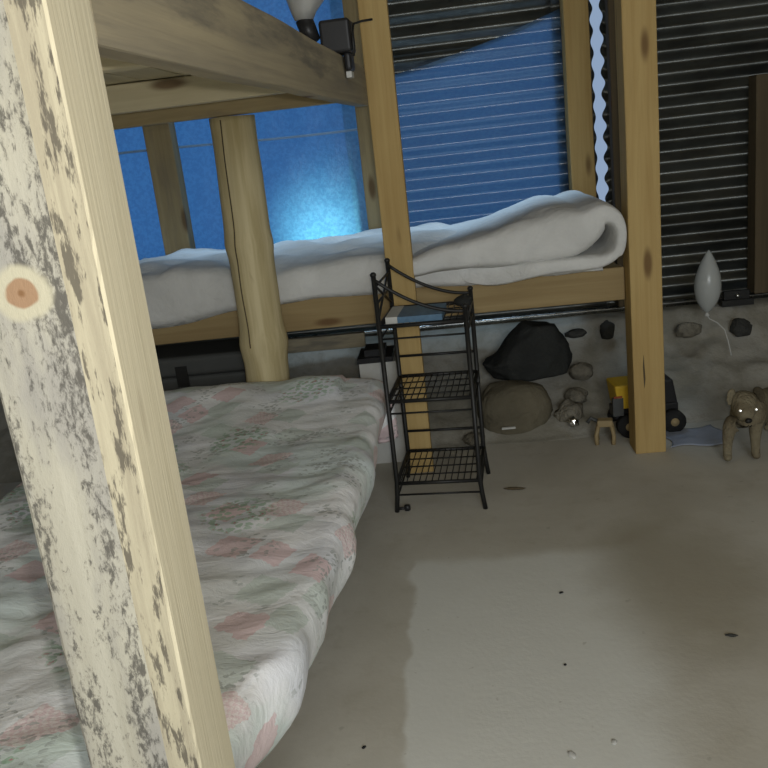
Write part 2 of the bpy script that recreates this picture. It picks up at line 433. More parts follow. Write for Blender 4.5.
PITCH = .102
def corr(z): return .013 * sin(2 * pi * z / PITCH)
def panel_top(x):
    t = (x + .15) / .78
    return 1.635 + .12 * t + .075 * t * t
def gap_edge(z, side):
    a = .5 + .5 * sin(2 * pi * z / .098)
    mid = .808 - .004 * (1.9 - z) / .9
    return mid + side * (.015 + .015 * a)
def corrugated(bm, x0, x1, z0, z1, y=WB, xs=24, step=PITCH / 14, edge0=None, edge1=None, zlo=None, zhi=None, zn=None):
    n = zn or max(1, int((z1 - z0) / step)); rows = []
    for i in range(n + 1):
        row = []
        for j in range(xs + 1):
            t = j / xs
            z = z0 + (z1 - z0) * i / n
            a = edge0(z) if edge0 else x0; b = edge1(z) if edge1 else x1
            x = a + (b - a) * t
            if zlo or zhi:
                lo = zlo(x) if zlo else z0; hi = zhi(x) if zhi else z1
                z = lo + (hi - lo) * i / n
            wv = .0035 * noise.noise(Vector((x * 2.2, z * 3.0, 0)))
            row.append(bm.verts.new((x, y + corr(z) + wv, z)))
        rows.append(row)
    for A, B in zip(rows, rows[1:]):
        for j in range(xs): bm.faces.new((A[j], A[j + 1], B[j + 1], B[j]))
bm = bmesh.new()
ZB = .405
corrugated(bm, -2.6, .785, ZB, .86, edge1=lambda z: .80)                                   # below the plastic
corrugated(bm, -.26, .60, 1.6, 2.44, zlo=panel_top, zn=170, xs=28)                           # above the blue panel
corrugated(bm, .60, .785, .86, 2.44, edge1=lambda z: gap_edge(z, -1), xs=6, step=PITCH / 20)
corrugated(bm, .80, 2.4, ZB, 2.44, edge0=lambda z: gap_edge(z, 1) if z > .86 else .80, xs=48, step=PITCH / 20)
corrugated(bm, -2.6, -1.95, .86, 2.44, xs=8)
corrugated(bm, -1.95, -.26, 2.25, 2.44, xs=20)
wb = struct(meshobj('wall_back', bm, dark_metal, smooth=True))
m = wb.modifiers.new('thickness', 'SOLIDIFY'); m.thickness = .002
# bright flashing along the foot of the metal wall
bm = bmesh.new(); box(bm, (-2.6, WB - .045, ZB - .02), (2.4, WB - .018, ZB + .010)); tube(bm, [(-2.6, WB - .05, ZB + .002), (2.4, WB - .05, ZB + .002)], .010, 16)
struct(meshobj('trim_1', bm, flash_m, smooth=True))
struct(lumber('trim_2', (-.435, 4.39, .4), (-.365, 4.45, 2.7), 'z', pine_pale))
struct(lumber('trim_3', (.845, 4.26, .42), (.885, 4.33, 2.65), 'z', pine_dark))
struct(lumber('trim_4', (1.495, 4.22, .43), (1.62, 4.325, 1.45), 'z', pine_dark))

# rubble bank that the metal wall stands on
bm = bmesh.new()
prof = [(3.60, -.01), (3.68, .04), (3.80, .09), (3.94, .15), (4.06, .22), (4.15, .30), (4.20, .375), (4.26, .388), (4.5, .39)]
def bank_z(y):
    for (a, za), (b, zb) in zip(prof, prof[1:]):
        if a <= y <= b: return za + (zb - za) * (y - a) / (b - a)
    return 0 if y < 3.6 else .39
rows = []
ny, nx = 54, 200
for i in range(ny + 1):
    y = 3.58 + (4.5 - 3.58) * i / ny; row = []
    for j in range(nx + 1):
        x = -2.6 + 5.0 * j / nx
        p = Vector((x * 2.1, y * 2.1, 0)); amp = min(1, max(0, (y - 3.58) * 5)) * min(1, max(.06, (4.3 - y) * 6))
        z = bank_z(y) + amp * (.045 * noise.noise(p) + .025 * noise.noise(p * 3) + .010 * noise.noise(p * 8))
        yy = y + (.05 * noise.noise(Vector((x * 1.3, 4, 1))) if y < 4.1 else 0)
        row.append(bm.verts.new((x, yy, z if i else -.02)))
    rows.append(row)
for A, B in zip(rows, rows[1:]):
    for j in range(nx): bm.faces.new((A[j], A[j + 1], B[j + 1], B[j]))
struct(meshobj('ground_bank', bm, earth_m, smooth=True))

# ================================================================ BLUE PLASTIC IN THE BACK WALL
bm = bmesh.new(); rows = []
nx, nz = 110, 100
for i in range(nz + 1):
    z = .84 + (2.30 - .84) * i / nz; row = []
    for j in range(nx + 1):
        x = -2.0 + 1.755 * j / nx
        y = 4.315 + .012 * noise.noise(Vector((x * 2.5, z * 2.5, 3))) + .004 * noise.noise(Vector((x * 9, z * 7, 1)))
        zl = 1.425 + .01 * sin(x * 3)
        y -= .009 * math.exp(-((z - zl) / .007) ** 2)
        row.append(bm.verts.new((x, y, z)))
    rows.append(row)
for A, B in zip(rows, rows[1:]):
    for j in range(nx): bm.faces.new((A[j], A[j + 1], B[j + 1], B[j]))
ps = tag(meshobj('plastic_sheet', bm, tarp_m, smooth=True), 'smooth blue plastic sheet glowing with daylight behind the white bedding', 'plastic sheet')
bm = bmesh.new(); rings = []
for j in range(61):
    x = -1.98 + 1.73 * j / 60; z = 1.425 + .01 * sin(x * 3)
    y = 4.3005 + .012 * noise.noise(Vector((x * 2.5, z * 2.5, 3))) + .004 * noise.noise(Vector((x * 9, z * 7, 1)))
    rings.append([bm.verts.new((x, y - d, z + q)) for d, q in ((0, -.006), (.004, -.004), (.004, .004), (0, .006))])
for A, B in zip(rings, rings[1:]):
    for q in range(4): bm.faces.new((A[q], A[(q + 1) % 4], B[(q + 1) % 4], B[q]))
bm.faces.new(rings[0]); bm.faces.new(rings[-1][::-1])
o = meshobj('seam', bm, plain('pale_blue_seam_tape', (0.30, 0.48, 0.72), .4), ps); o['label'] = 'pale seam line across the blue sheet'
bm = bmesh.new()
corrugated(bm, -.235, .66, .84, 1.9, y=WB - .022, zhi=lambda x: panel_top(x) + .015, zn=140, xs=40)
tag(meshobj('corrugated_panel', bm, panel_m, smooth=True), 'ribbed translucent blue panel with slanting top edge in the metal wall', 'wall panel')

# ================================================================ NEAR BUNK BED
bunk = tag(empty('bunk_bed', (-.76, 2.1, 0)), 'tall timber bunk bed in the foreground with mould-spotted post and quilted lower berth', 'bunk bed')
def under(o, root):
    o.parent = root; o.matrix_parent_inverse = Matrix.Translation(-Vector(root.location)); return o
# the mould-spotted post right beside the lens
bm = bmesh.new(); rings = []
nz = 120
for i in range(nz + 1):
    z = 2.4 * i / nz; q = lambda a: noise.noise(Vector((a, z * 5, 1.3)))
    w1 = .004 * q(1) + .002 * noise.noise(Vector((0, z * 30, 0))); w2 = .0025 * q(7) + .0012 * noise.noise(Vector((2, z * 45, 0)))
    ring = [(0 + w1, .003), (.004 + w1, 0), (.05, -.001), (.094, -.002), (.100 + w2, .001), (.112 + w2 * 2, .004), (.1235 + w2, .0115), (.1255, .016), (.1255, .124), (.1245, .125), (0, .125)]
    rings.append([bm.verts.new((x, y, z)) for x, y in ring])
k = len(rings[0])
for A, B in zip(rings, rings[1:]):
    for j in range(k):
        f = bm.faces.new((A[j], A[(j + 1) % k], B[(j + 1) % k], B[j]))
        f.material_index = 0 if j in (10, 0, 1, 2) else (1 if j in (3, 4, 5) else 2)
bm.faces.new(rings[0][::-1]).material_index = 2; bm.faces.new(rings[-1]).material_index = 2
o = meshobj('post', bm, [mouldy, wane, clean_lightened], None); o.location = (-.461, .80, 0); under(o, bunk)
o['label'] = 'pale square post spotted with grey mould and one oval knot'
o = under(lumber('post', (-.230, 3.32, 0), (-.123, 3.40, 2.4), 'z', pine), bunk); o['label'] = 'yellow square pine post behind the black shelf'
# peeled round pole
def pole_wob(j, z): return 1 + .07 * noise.noise(Vector((cos(j * pi / 14) * .9, sin(j * pi / 14) * .9, z * 2.3))) + .025 * noise.noise(Vector((cos(j * pi / 14) * 3, sin(j * pi / 14) * 3, z * 9)))
bm = bmesh.new()
lathe(bm, [(.088 - .002 * z / 1.5 + .010 * math.exp(-((z - .62) / .05) ** 2) + .007 * math.exp(-((z - 1.02) / .04) ** 2), z) for z in [1.5 * i / 60 for i in range(61)]], 28, (0, 0), pole_wob)
o = meshobj('round_post', bm, pole_wood, None, True); o.location = (-.772, 3.335, 0); o.rotation_euler = (0, radians(.9), 0); under(o, bunk)
o['label'] = 'peeled round pole with a long drying crack'
bm = bmesh.new()
pts = []
for i in range(31):
    z = .62 + .87 * i / 30; a = radians(-112 + 3.0 * sin(z * 5) + 2 * sin(z * 13)); jj = (a % (2 * pi)) / (2 * pi) * 28
    rr = (.088 - .002 * z / 1.5 + .010 * math.exp(-((z - .62) / .05) ** 2) + .007 * math.exp(-((z - 1.02) / .04) ** 2)) * pole_wob(jj, z)
    pts.append((rr * cos(a), rr * sin(a), z))
tube(bm, pts, .0026, 5)
c = meshobj('drying_crack', bm, pine_dark); c.parent = o
# long side rail of the upper berth, running away from the near post to the middle post
rail = lumber('side_rail', (-.022, -1.185, -.067), (.022, 1.185, .067), 'y', pine_grey)
rail.matrix_local = Matrix.Translation((-.303, 2.115, 1.545)) @ Matrix.Rotation(radians(-2.75), 4, 'Z') @ Matrix(((1, 0, 0, 0), (0, 0, 1, 0), (0, -1, 0, 0), (0, 0, 0, 1)))
under(rail, bunk)
under(lumber('cross_beam', (-1.5, 3.26, 1.503), (-.245, 3.315, 1.61), 'x', pine_dull), bunk)
under(lumber('joist', (-1.5, 2.70, 1.522), (-.315, 2.75, 1.605), 'x', pine_pale), bunk)
under(lumber('joist', (-1.5, 1.55, 1.522), (-.365, 1.60, 1.605), 'x', pine_pale), bunk)
under(lumber('side_rail', (-1.545, .93, 1.48), (-1.5, 3.33, 1.61), 'y', pine_grey), bunk)
for i in range(9):
    x0 = -1.5 + i * .128
    under(lumber('berth_board', (x0, .95, 1.607), (x0 + .12, 3.31, 1.625), 'y', pine_pale, bev=.002), bunk)
under(lumber('post', (-1.61, .80, 0), (-1.49, .92, 2.4), 'z', pine), bunk)
under(lumber('lower_rail', (-.72, 1.5, .06), (-.675, 3.235, .16), 'y', pine_dull), bunk)
under(lumber('lower_rail', (-1.49, .93, .06), (-1.445, 3.235, .16), 'y', pine_dull), bunk)
under(lumber('berth_base', (-1.445, 1.3, .11), (-.60, 3.22, .155), 'y', pine_dull), bunk)

# quilt over the lower mattress
bm = bmesh.new()
def quilt_pt(u, v, ring):
    pass
nx, ny = 80, 130
X0, X1, Y0, Y1 = -1.45, -.285, .99, 3.235
def qz(x, y):
    p = Vector((x * 2.4, y * 1.6, 0))
    z = .428 + .022 * noise.noise(p) + .012 * noise.noise(p * 3.1) + .008 * noise.noise(Vector((x * 6 + y * 3, y * 19 - x * 4, 2)))
    z += .055 * math.exp(-((y - 3.12) / .12) ** 2) * (.6 + .5 * noise.noise(Vector((x * 5, 1, 8)))) * (1 if x < -.45 else .2)
    z += .035 * max(0, min(1, (y - 2.7) / .5))
    z += .03 * math.exp(-((x + 1.0) / .25) ** 2 - ((y - 3.05) / .2) ** 2)
    return z
# section across x (u) as an open-bottomed loop: skirt - top - skirt
skirt = 12
us = []
for i in range(skirt): us.append(('L', i / skirt))
for i in range(nx + 1): us.append(('T', i / nx))
for i in range(1, skirt + 1): us.append(('R', i / skirt))
rows = []
vs = [('N', i / 10) for i in range(10)] + [('T', i / ny) for i in range(ny + 1)] + [('F', i / 6) for i in range(1, 7)]
R = .055
def edge_prof(t):
    """t 0..1 from the top edge down: outward bulge then tucking under; returns (out, down)"""
    if t < .5:
        a = t / .5 * pi / 2; return R * sin(a), R * (1 - cos(a))
    s = (t - .5) / .5; return R - .075 * s * s, R + .19 * s
for kv, tv in vs:
    row = []
    if kv == 'T': y = Y0 + R + (Y1 - Y0 - 1.3 * R) * tv; oy, dy = 0, 0
    elif kv == 'N': oy, dy = edge_prof(1 - tv); y = Y0 + R - oy; 
    else: oy, dy = edge_prof(tv); y = Y1 - .3 * R + oy * .3
    for ku, tu in us:
        if ku == 'T': x = X0 + R + (X1 - X0 - 2 * R) * tu; ox, dx = 0, 0
        elif ku == 'L': ox, dx = edge_prof(1 - tu); x = X0 + R - ox
        else: ox, dx = edge_prof(tu); x = X1 - R + ox
        xx = x - .30 * max(0, 1.42 - y) * max(0, min(1, (x + 1.2) / .8))
        d = max(dx, dy) if not (dx and dy) else min(.26, math.hypot(dx, dy))
        z = qz(xx, y) - d
        if ku == 'R' or kv == 'N':
            w = noise.noise(Vector((xx * 4, y * 5.5, z * 5))) * .026 + noise.noise(Vector((xx * 9, y * 13, z * 9))) * .008
            if ku == 'R': xx += w
            else: y2 = w
        xx += .012 * noise.noise(Vector((0, y * 2.2, 4))) if ku == 'R' else 0
        xx += (.018 - .081 * max(0, min(1, (3.2 - y) / 2.0)) ** 1.3) * max(0, min(1, (xx + 1.2) / .8))
        if ku == 'R': xx -= .05 * max(0, 1 - (y - 1.15) / 1.0) * tu
        if d > .1: z += .018 * noise.noise(Vector((xx * 3, y * 4, 7)))
        row.append(bm.verts.new((xx, y, max(z, .165))))
    rows.append(row)
for A, B in zip(rows, rows[1:]):
    for j in range(len(us) - 1): bm.faces.new((A[j], A[j + 1], B[j + 1], B[j]))
q = tag(meshobj('quilt', bm, quilt_m, smooth=True), 'pale green and pink patchwork flower quilt spread on the lower bunk', 'quilt')
m = q.modifiers.new('thickness', 'SOLIDIFY'); m.thickness = .012; m.offset = -1

# ================================================================ BACK BUNK BED
bunk2 = tag(empty('bunk_bed', (-.35, 3.8, 0)), 'low timber bunk along the metal back wall carrying white bedding', 'bunk bed')
o = under(lumber('post', (.709, 3.33, 0), (.832, 3.45, 2.45), 'z', pine), bunk2); o['label'] = 'yellow pine post in front of the dark metal wall'
bm = bmesh.new(); tube(bm, [(.752, 3.331, .27), (.753, 3.331, .32), (.751, 3.331, .37), (.752, 3.331, .42)], .004, 6, radii=[.0008, .0042, .0038, .0008])
under(meshobj('drying_crack', bm, pine_dark), bunk2)
under(lumber('post', (.63, 4.17, .66), (.742, 4.27, 2.45), 'z', pine), bunk2)
under(lumber('post', (-.353, 4.17, .66), (-.275, 4.25, 2.45), 'z', pine_dull), bunk2)
under(lumber('post', (-1.375, 4.17, .66), (-1.243, 4.27, 2.45), 'z', pine_dull), bunk2)
under(lumber('side_rail', (-1.62, 3.415, .635), (.706, 3.455, .768), 'x', pine_rail), bunk2)
under(lumber('berth_base', (-1.60, 3.46, .70), (.70, 4.14, .762), 'x', pine_dull), bunk2)
under(lumber('back_rail', (-1.62, 4.13, .64), (.70, 4.165, .768), 'x', pine_dull), bunk2)

# white comforter, folded back on itself at the right-hand end
bm = bmesh.new()
def ring_to_mesh(rings):
    for A, B in zip(rings, rings[1:]):
        n = len(A)
        for j in range(n): bm.faces.new((A[j], A[(j + 1) % n], B[(j + 1) % n], B[j]))
    bm.faces.new(rings[0][::-1]); bm.faces.new(rings[-1])
nb = 90; rings = []
YF, YBK = 3.405, 4.15
for i in range(nb + 1):
    x = -1.60 + (.62 + 1.60) * i / nb
    lip = .055 * math.exp(-((x + 1.2) / .28) ** 2) + .012 * (1 + noise.noise(Vector((x * 5, 0, 0))))
    end = min(1, (x + 1.60) / .12, (.64 - x) / .5) ** .6 if x < .635 else .1
    h = .145 * max(.3, end)
    def top(y):
        p = Vector((x * 2.6, y * 3.0, 5))
        s = (y - YF) / (YBK - YF)
        z = .775 + h + .035 * noise.noise(p) + .022 * noise.noise(p * 2.7) + .011 * noise.noise(Vector((x * 9 + y * 6, y * 17 - x * 5, 3)))
        z += .03 * sin(min(1, s) * pi) - .02 * (1 - s)
        z += .05 * math.exp(-((x - .40) / .18) ** 2)
        z += .02 * math.exp(-((x + 1.15) / .2) ** 2)
        return max(z, .80)
    ring = []
    for j in range(26):
        y = YBK - (YBK - YF - .05) * j / 25; ring.append((y, top(y)))
    zt = top(YF + .05); zb = .773 - lip
    for a in (25, 50, 72, 90): ring.append((YF + .05 - .05 * sin(radians(a)), zt - .05 * (1 - cos(radians(a)))))
    hh = zt - .05 - zb
    for t in (.25, .5, .75): ring.append((YF - .006 * sin(t * pi) + .008 * noise.noise(Vector((x * 6, t * 3, 2))), zt - .05 - hh * t))
    ring += [(YF + .0015, zb), (YF + .006, zb + .003), (YF + .008, .772), (YF + .06, .772), (YBK - .3, .772), (YBK, .775)]
    rings.append([bm.verts.new((x, y, z)) for y, z in ring])
ring_to_mesh(rings)
# the fold: a soft slab following a hairpin in the xz plane
path = [(-.06, .806, .030), (.20, .806, .068), (.36, .806, .070), (.48, .806, .070), (.57, .806, .068), (.625, .814, .060), (.664, .840, .056), (.679, .885, .054), (.677, .935, .058), (.655, .972, .076), (.612, .985, .112), (.555, .950, .168), (.48, .925, .215), (.38, .910, .200), (.25, .892, .17), (.10, .885, .125), (-.05, .868, .10), (-.2, .855, .06)]
P = [Vector((a, 0, b)) for a, b, _ in path]; T = [t for _, _, t in path]
def catmull(A, k):
    out = []
    for i in range(len(A) - 1):
        p0 = A[max(i - 1, 0)]; p1 = A[i]; p2 = A[i + 1]; p3 = A[min(i + 2, len(A) - 1)]
        for s in range(k):
            t = s / k
            out.append(.5 * ((2 * p1) + (p2 - p0) * t + (2 * p0 - 5 * p1 + 4 * p2 - p3) * t * t + (3 * p1 - p0 - 3 * p2 + p3) * t ** 3))
    out.append(A[-1]); return out
PP = catmull(P, 5); TT = catmull(T, 5); rings = []
for i, p in enumerate(PP):
    t = (PP[min(i + 1, len(PP) - 1)] - PP[max(i - 1, 0)]).normalized(); nrm = Vector((-t.z, 0, t.x))
    ring = []; half = TT[i] / 2
    y0, y1 = 3.328 + .10 * max(0, 1 - i / 9), 4.12
    ym, yh = (y0 + y1) / 2, (y1 - y0) / 2
    fl = 1 if i < 30 else 0
    for j in range(40):
        a = 2 * pi * j / 40
        cy, cz = cos(a), sin(a)
        yy = ym + yh * math.copysign(abs(cy) ** .28, cy); nn = half * math.copysign(abs(cz) ** .45, cz)
        if fl and yy < 3.46: pass
        q = p + nrm * nn; q.y = yy
        w = Vector((q.x * 4, q.y * 4, q.z * 5))
        q.y += .012 * noise.noise(w) if yy < ym else 0
        q += nrm * ((.010 * noise.noise(w + Vector((4, 4, 4))) + .008 * noise.noise(Vector((q.x * 10 + q.y * 5, q.y * 15 - q.x * 4, 2)))) * (0 if (nn < 0 and fl) else 1))
        lim = .772 if yy > 3.40 else .772 - .030 * math.exp(-((q.x - .17) / .15) ** 2) - .006 * noise.noise(w * 1.7)
        if fl and nn < 0 and yy < 3.40: q.z -= .035 * math.exp(-((q.x - .17) / .15) ** 2)
        if q.z < lim: q.z = lim
        ring.append(bm.verts.new(q))
    rings.append(ring)
ring_to_mesh(rings)
bmesh.ops.recalc_face_normals(bm, faces=bm.faces)
tag(meshobj('comforter', bm, white_cloth, smooth=True), 'rumpled white comforter on the back bunk, folded over at its right end', 'comforter')

# ================================================================ BLACK WIRE SHELF
SH = (-.082, 3.105, 0); SR = radians(-5.5)
sh = tag(empty('shelf_stand', SH, SR), 'narrow black metal three tier shelf stand with curved top rails beside the bed', 'shelf')
wx, wy = .155, .168
def part(name, fn, mat, parent, smooth=True, label=None):
    bm = bmesh.new(); fn(bm); o = meshobj(name, bm, mat, parent, smooth)
    if label: o['label'] = label
    return o
HL, HR = .90, .765
for sx, sy, h in ((-1, -1, HL), (-1, 1, HL), (1, -1, HR), (1, 1, HR)):
    def f(bm, sx=sx, sy=sy, h=h):
        fl = .012 * sx
        tube(bm, [(sx * wx + fl, sy * wy, 0), (sx * wx + fl * .4, sy * wy, .06), (sx * wx, sy * wy, .12), (sx * wx, sy * wy, h)], .0088, 10)
        lathe(bm, [(.0, h - .002), (.0105, h), (.0115, h + .008), (.006, h + .014), (.001, h + .015)], 10, (sx * wx, sy * wy))
    part('upright', f, black_metal, sh)
for z in (.115, .437, .718):
    def f(bm, z=z):
        rim = lambda zz, r: [tube(bm, [a, b], r, 8) for a, b in (((-wx, -wy, zz), (wx, -wy, zz)), ((wx, -wy, zz), (wx, wy, zz)), ((wx, wy, zz), (-wx, wy, zz)), ((-wx, wy, zz), (-wx, -wy, zz)))]
        rim(z, .0075)
        tube(bm, [(-wx, -wy, z - .046), (wx, -wy, z - .046)], .004, 6)
        for sx in (-1, 1): tube(bm, [(sx * wx, -wy, z - .046), (sx * wx, wy, z - .046)], .004, 6)
    fr = part('shelf_frame', f, black_metal, sh)
    def f(bm, z=z):
        for i in range(13):
            x = -wx + .012 + (2 * wx - .024) * i / 12
            tube(bm, [(x, -wy, z + .002), (x, wy, z + .002)], .0022, 5)
        for y in (-.08, .0, .08): tube(bm, [(-wx, y, z - .002), (wx, y, z - .002)], .003, 5)
    part('wire_grid', f, black_metal, fr)
for z in (.46 + .01, .14 + .012):
    part('back_rail', lambda bm: tube(bm, [(-wx, wy, z + .05), (wx, wy, z + .05)], .0055, 8), black_metal, sh)
for sy in (-1, 1):
    def f(bm, sy=sy):
        pts = []
        for i in range(17):
            t = i / 16
            zz = HR - .012 + (HL - HR) * ((1 - t) ** 1.9)
            pts.append((-wx + 2 * wx * t, sy * wy, zz))
        tube(bm, pts, .0065, 8)
    part('curved_rail', f, black_metal, sh)
def f(bm):
    for z in (.86, .80): tube(bm, [(-wx, -wy, z), (-wx, wy, z)], .0045, 8)
    tube(bm, [(-wx, -wy, .74), (-wx, wy, .87)], .0045, 8); tube(bm, [(-wx, -wy, .87), (-wx, wy, .74)], .0045, 8)
part('side_brace', f, black_metal, sh)
part('caster', lambda bm: (tube(bm, [(-wx - .008, -wy, .012), (-wx + .03, -wy + .006, .014)], .006, 8), lathe(bm, [(.004, .0), (.012, .004), (.012, .022), (.004, .026)], 12, (-wx + .028, -wy + .006))), black_plastic, sh)

# flat things lying on the top tier
bk = tag(empty('card_box', (-.10, 3.075, .722), SR), 'flat blue printed box with white end on the top tier of the black shelf', 'box')
part('box_body', lambda bm: box(bm, (-.075, -.115, 0), (.085, .08, .022)), blue_card, bk, False)
part('box_end', lambda bm: box(bm, (-.118, -.117, 0), (-.0755, .08, .024)), white_card, bk, False, 'white end')
bm = bmesh.new(); lumpy(bm, (.055, 3.14, .7465), (.035, .05, .022), 4, .15, 1.5, 3)
tag(meshobj('dark_pouch', bm, black_cloth), 'small dark pouch at the right of the top shelf tier', 'pouch')

# ================================================================ UNDER AND AROUND THE BACK BUNK
wbx = tag(empty('storage_box', (-.315, 3.56, 0)), 'white box with black lid under the back bunk by the far end of quilt', 'box')
part('box_body', lambda bm: box(bm, (-.085, -.09, 0), (.075, .10, .455)), white_card, wbx, False)
part('lid', lambda bm: (box(bm, (-.09, -.095, .456), (.06, .105, .478)), box(bm, (-.06, -.06, .478), (.03, .06, .505))), black_plastic, wbx, False, 'black lid')
tr = tag(empty('trunk', (-1.12, 3.62, 0)), 'dark grey trunk under the back bunk left of the round pole', 'trunk')
o = part('trunk_body', lambda bm: box(bm, (-.36, -.14, 0), (.26, .14, .47)), dark_box_m, tr, False); bevel(o, .015, 3)
o = part('lid', lambda bm: box(bm, (-.37, -.15, .472), (.27, .15, .56)), dark_box_m, tr, False); bevel(o, .02, 3)
part('latch', lambda bm: box(bm, (-.07, -.158, .43), (-.02, -.1505, .52)), black_metal, tr, False)
struct(lumber('trim_5', (-.93, 4.02, .40), (-.42, 4.06, .47), 'x', pine_grey))

bm = bmesh.new()
lumpy(bm, (.345, 3.95, .30), (.205, .13, .17), 1, .12, 1.3, 5, -.55)
for v in bm.verts:      # slumps to a ridge right of its middle
    u = (v.co.x - .345) / .205
    if v.co.z > .27: v.co.z = min(.455 - .02 * u, .27 + (v.co.z - .27) * max(.25, 1.2 - .75 * abs(u - .40) ** 1.3)) ; v.co.z += .012 * noise.noise(v.co * 14)
tag(meshobj('black_bag', bm, black_cloth), 'slumped black bag on the rubble bank under the back bunk', 'bag')
bm = bmesh.new(); lumpy(bm, (.255, 3.74, .105), (.165, .12, .135), 5, .10, 1.2, 4, -.8, 2.6)
tag(meshobj('sack', bm, sack_m), 'brown filled sack on the floor below the black bag', 'sack')
stones = [((.60, 3.93, .20), (.055, .05, .045), 11, rock_m, 'brown stone on the bank right of the black bag'),
          ((.50, 3.71, .06), (.065, .07, .075), 12, rock_m, 'brown stone on the floor right of the brown sack'),
          ((.55, 3.80, .12), (.05, .05, .04), 13, rock_m, 'dusty stone on the bank left of the yellow toy truck'),
          ((.60, 4.10, .345), (.05, .035, .022), 14, rock_dark, 'flat dark stone high on the bank beneath the bunk rail'),
          ((.76, 4.12, .34), (.035, .03, .05), 15, rock_dark, 'dark stone high on the bank left of the right-hand pine post'),
          ((1.385, 4.08, .30), (.05, .04, .045), 16, rock_dark, 'dark stone on the bank right of the white balloon'),
          ((1.13, 4.06, .32), (.06, .05, .04), 17, rock_m, 'dusty stone on the bank behind the balloon ribbon'),
          ((.06, 3.60, .03), (.05, .04, .03), 18, rock_m, 'low stone on the floor in front of the brown sack')]
for loc, sz, sd, mt, lb in stones:
    bm = bmesh.new(); lumpy(bm, loc, sz, sd, .28, 1.4, 3, -.8)
    tag(meshobj('stone', bm, mt), lb, 'stone', 'stones on the rubble bank')
bm = bmesh.new(); lumpy(bm, (.50, 3.60, .068), (.022, .018, .022), 21, .45, 2.2, 3, -.95)
tag(meshobj('foil_scrap', bm, chrome), 'crumpled shiny foil scrap on a stone by the brown sack', 'foil')
bm = bmesh.new(); box(bm, (.185, 3.585, .066), (.245, 3.597, .074))
tag(meshobj('white_stick', bm, white_card), 'short white stick lying in front of the brown sack', 'stick')
lt = tag(empty('metal_bracket', (1.40, 4.20, .39)), 'dark metal bracket on the ledge at the foot of metal wall', 'bracket')
part('bracket_plate', lambda bm: (box(bm, (-.075, -.03, 0), (.075, .03, .03)), box(bm, (-.06, -.01, .03), (.06, .02, .07))), black_metal, lt, False)
part('bolt', lambda bm: bmesh.ops.create_uvsphere(bm, u_segments=12, v_segments=8, radius=.011, matrix=Matrix.Translation((.0, -.018, .048))), chrome, lt, True)

# ---------------------------------------------------------------- toy dump truck
tk = tag(empty('toy_truck', (.808, 3.62, 0), radians(4)), 'yellow toy dump truck with dark chassis behind the right-hand pine post', 'toy truck')
def f(bm):
    v = box(bm, (-.125, -.075, .128), (.03, .075, .234))
    for i in (4, 6): v[i].co.x -= .015
    for i in (5, 7): v[i].co.x += .03
o = part('dump_bed', f, yellow_pl, tk, False, 'yellow dump bed'); bevel(o, .008, 2)
o = part('chassis', lambda bm: box(bm, (-.135, -.05, .075), (.14, .05, .125)), black_plastic, tk, False); bevel(o, .005)
def f(bm):
    v = box(bm, (.055, -.06, .126), (.135, .06, .235))
    v[5].co.x -= .02; v[7].co.x -= .02
o = part('cab', f, black_plastic, tk, False); bevel(o, .008)
part('tail_panel', lambda bm: box(bm, (-.150, -.055, .10), (-.105, -.0755, .18)), dark_box_m, tk, False)
part('tail_light', lambda bm: box(bm, (-.146, -.0775, .182), (-.11, -.0755, .19)), red_pl, tk, False)
for x, y in ((-.085, -.07), (-.085, .07), (.11, -.07), (.11, .07)):
    w = part('wheel', lambda bm: tube(bm, [(x, y - .02, .05), (x, y + .02, .05)], .05, 20), rubber, tk, True)
    part('hub', lambda bm: tube(bm, [(x, y - .024, .05), (x, y + .024, .05)], .018, 12), tan_pl, w, True)
lg = tag(empty('toy_loader', (.622, 3.50, 0), radians(-10)), 'small tan toy with splayed legs beside the yellow toy truck', 'toy')
o = part('toy_body', lambda bm: box(bm, (-.035, -.025, .075), (.03, .025, .105)), tan_pl, lg, False); bevel(o, .006)
for x, y in ((-.03, -.022), (-.028, .02), (.024, -.022), (.024, .02)):
    part('leg', lambda bm: tube(bm, [(x, y, .08), (x * 1.35, y * 1.3, .04), (x * 1.25, y * 1.5, 0)], .009, 8), tan_pl, lg)
part('arm', lambda bm: tube(bm, [(-.03, 0, .095), (-.06, -.01, .115), (-.075, -.01, .095)], .008, 8), dark_box_m, lg)

# ---------------------------------------------------------------- plastic film on the floor
bm = bmesh.new(); rows = []
for i in range(15):
    row = []
    for j in range(25):
        u, v = j / 24, i / 14
        x = .86 + .25 * u + .02 * sin(v * 5) ; y = 3.36 + .22 * v + .02 * sin(u * 7)
        z = .006 + .012 * max(0, noise.noise(Vector((x * 11, y * 11, 0)))) + .004 * max(0, noise.noise(Vector((x * 30, y * 30, 0))))
        row.append(bm.verts.new((x, y, z)))
    rows.append(row)
for A, B in zip(rows, rows[1:]):
    for j in range(24): bm.faces.new((A[j], A[j + 1], B[j + 1], B[j]))
o = tag(meshobj('plastic_film', bm, pale_plastic, smooth=True), 'crumpled pale blue plastic film on the floor between post and puppy', 'plastic film')
m = o.modifiers.new('thickness', 'SOLIDIFY'); m.thickness = .002

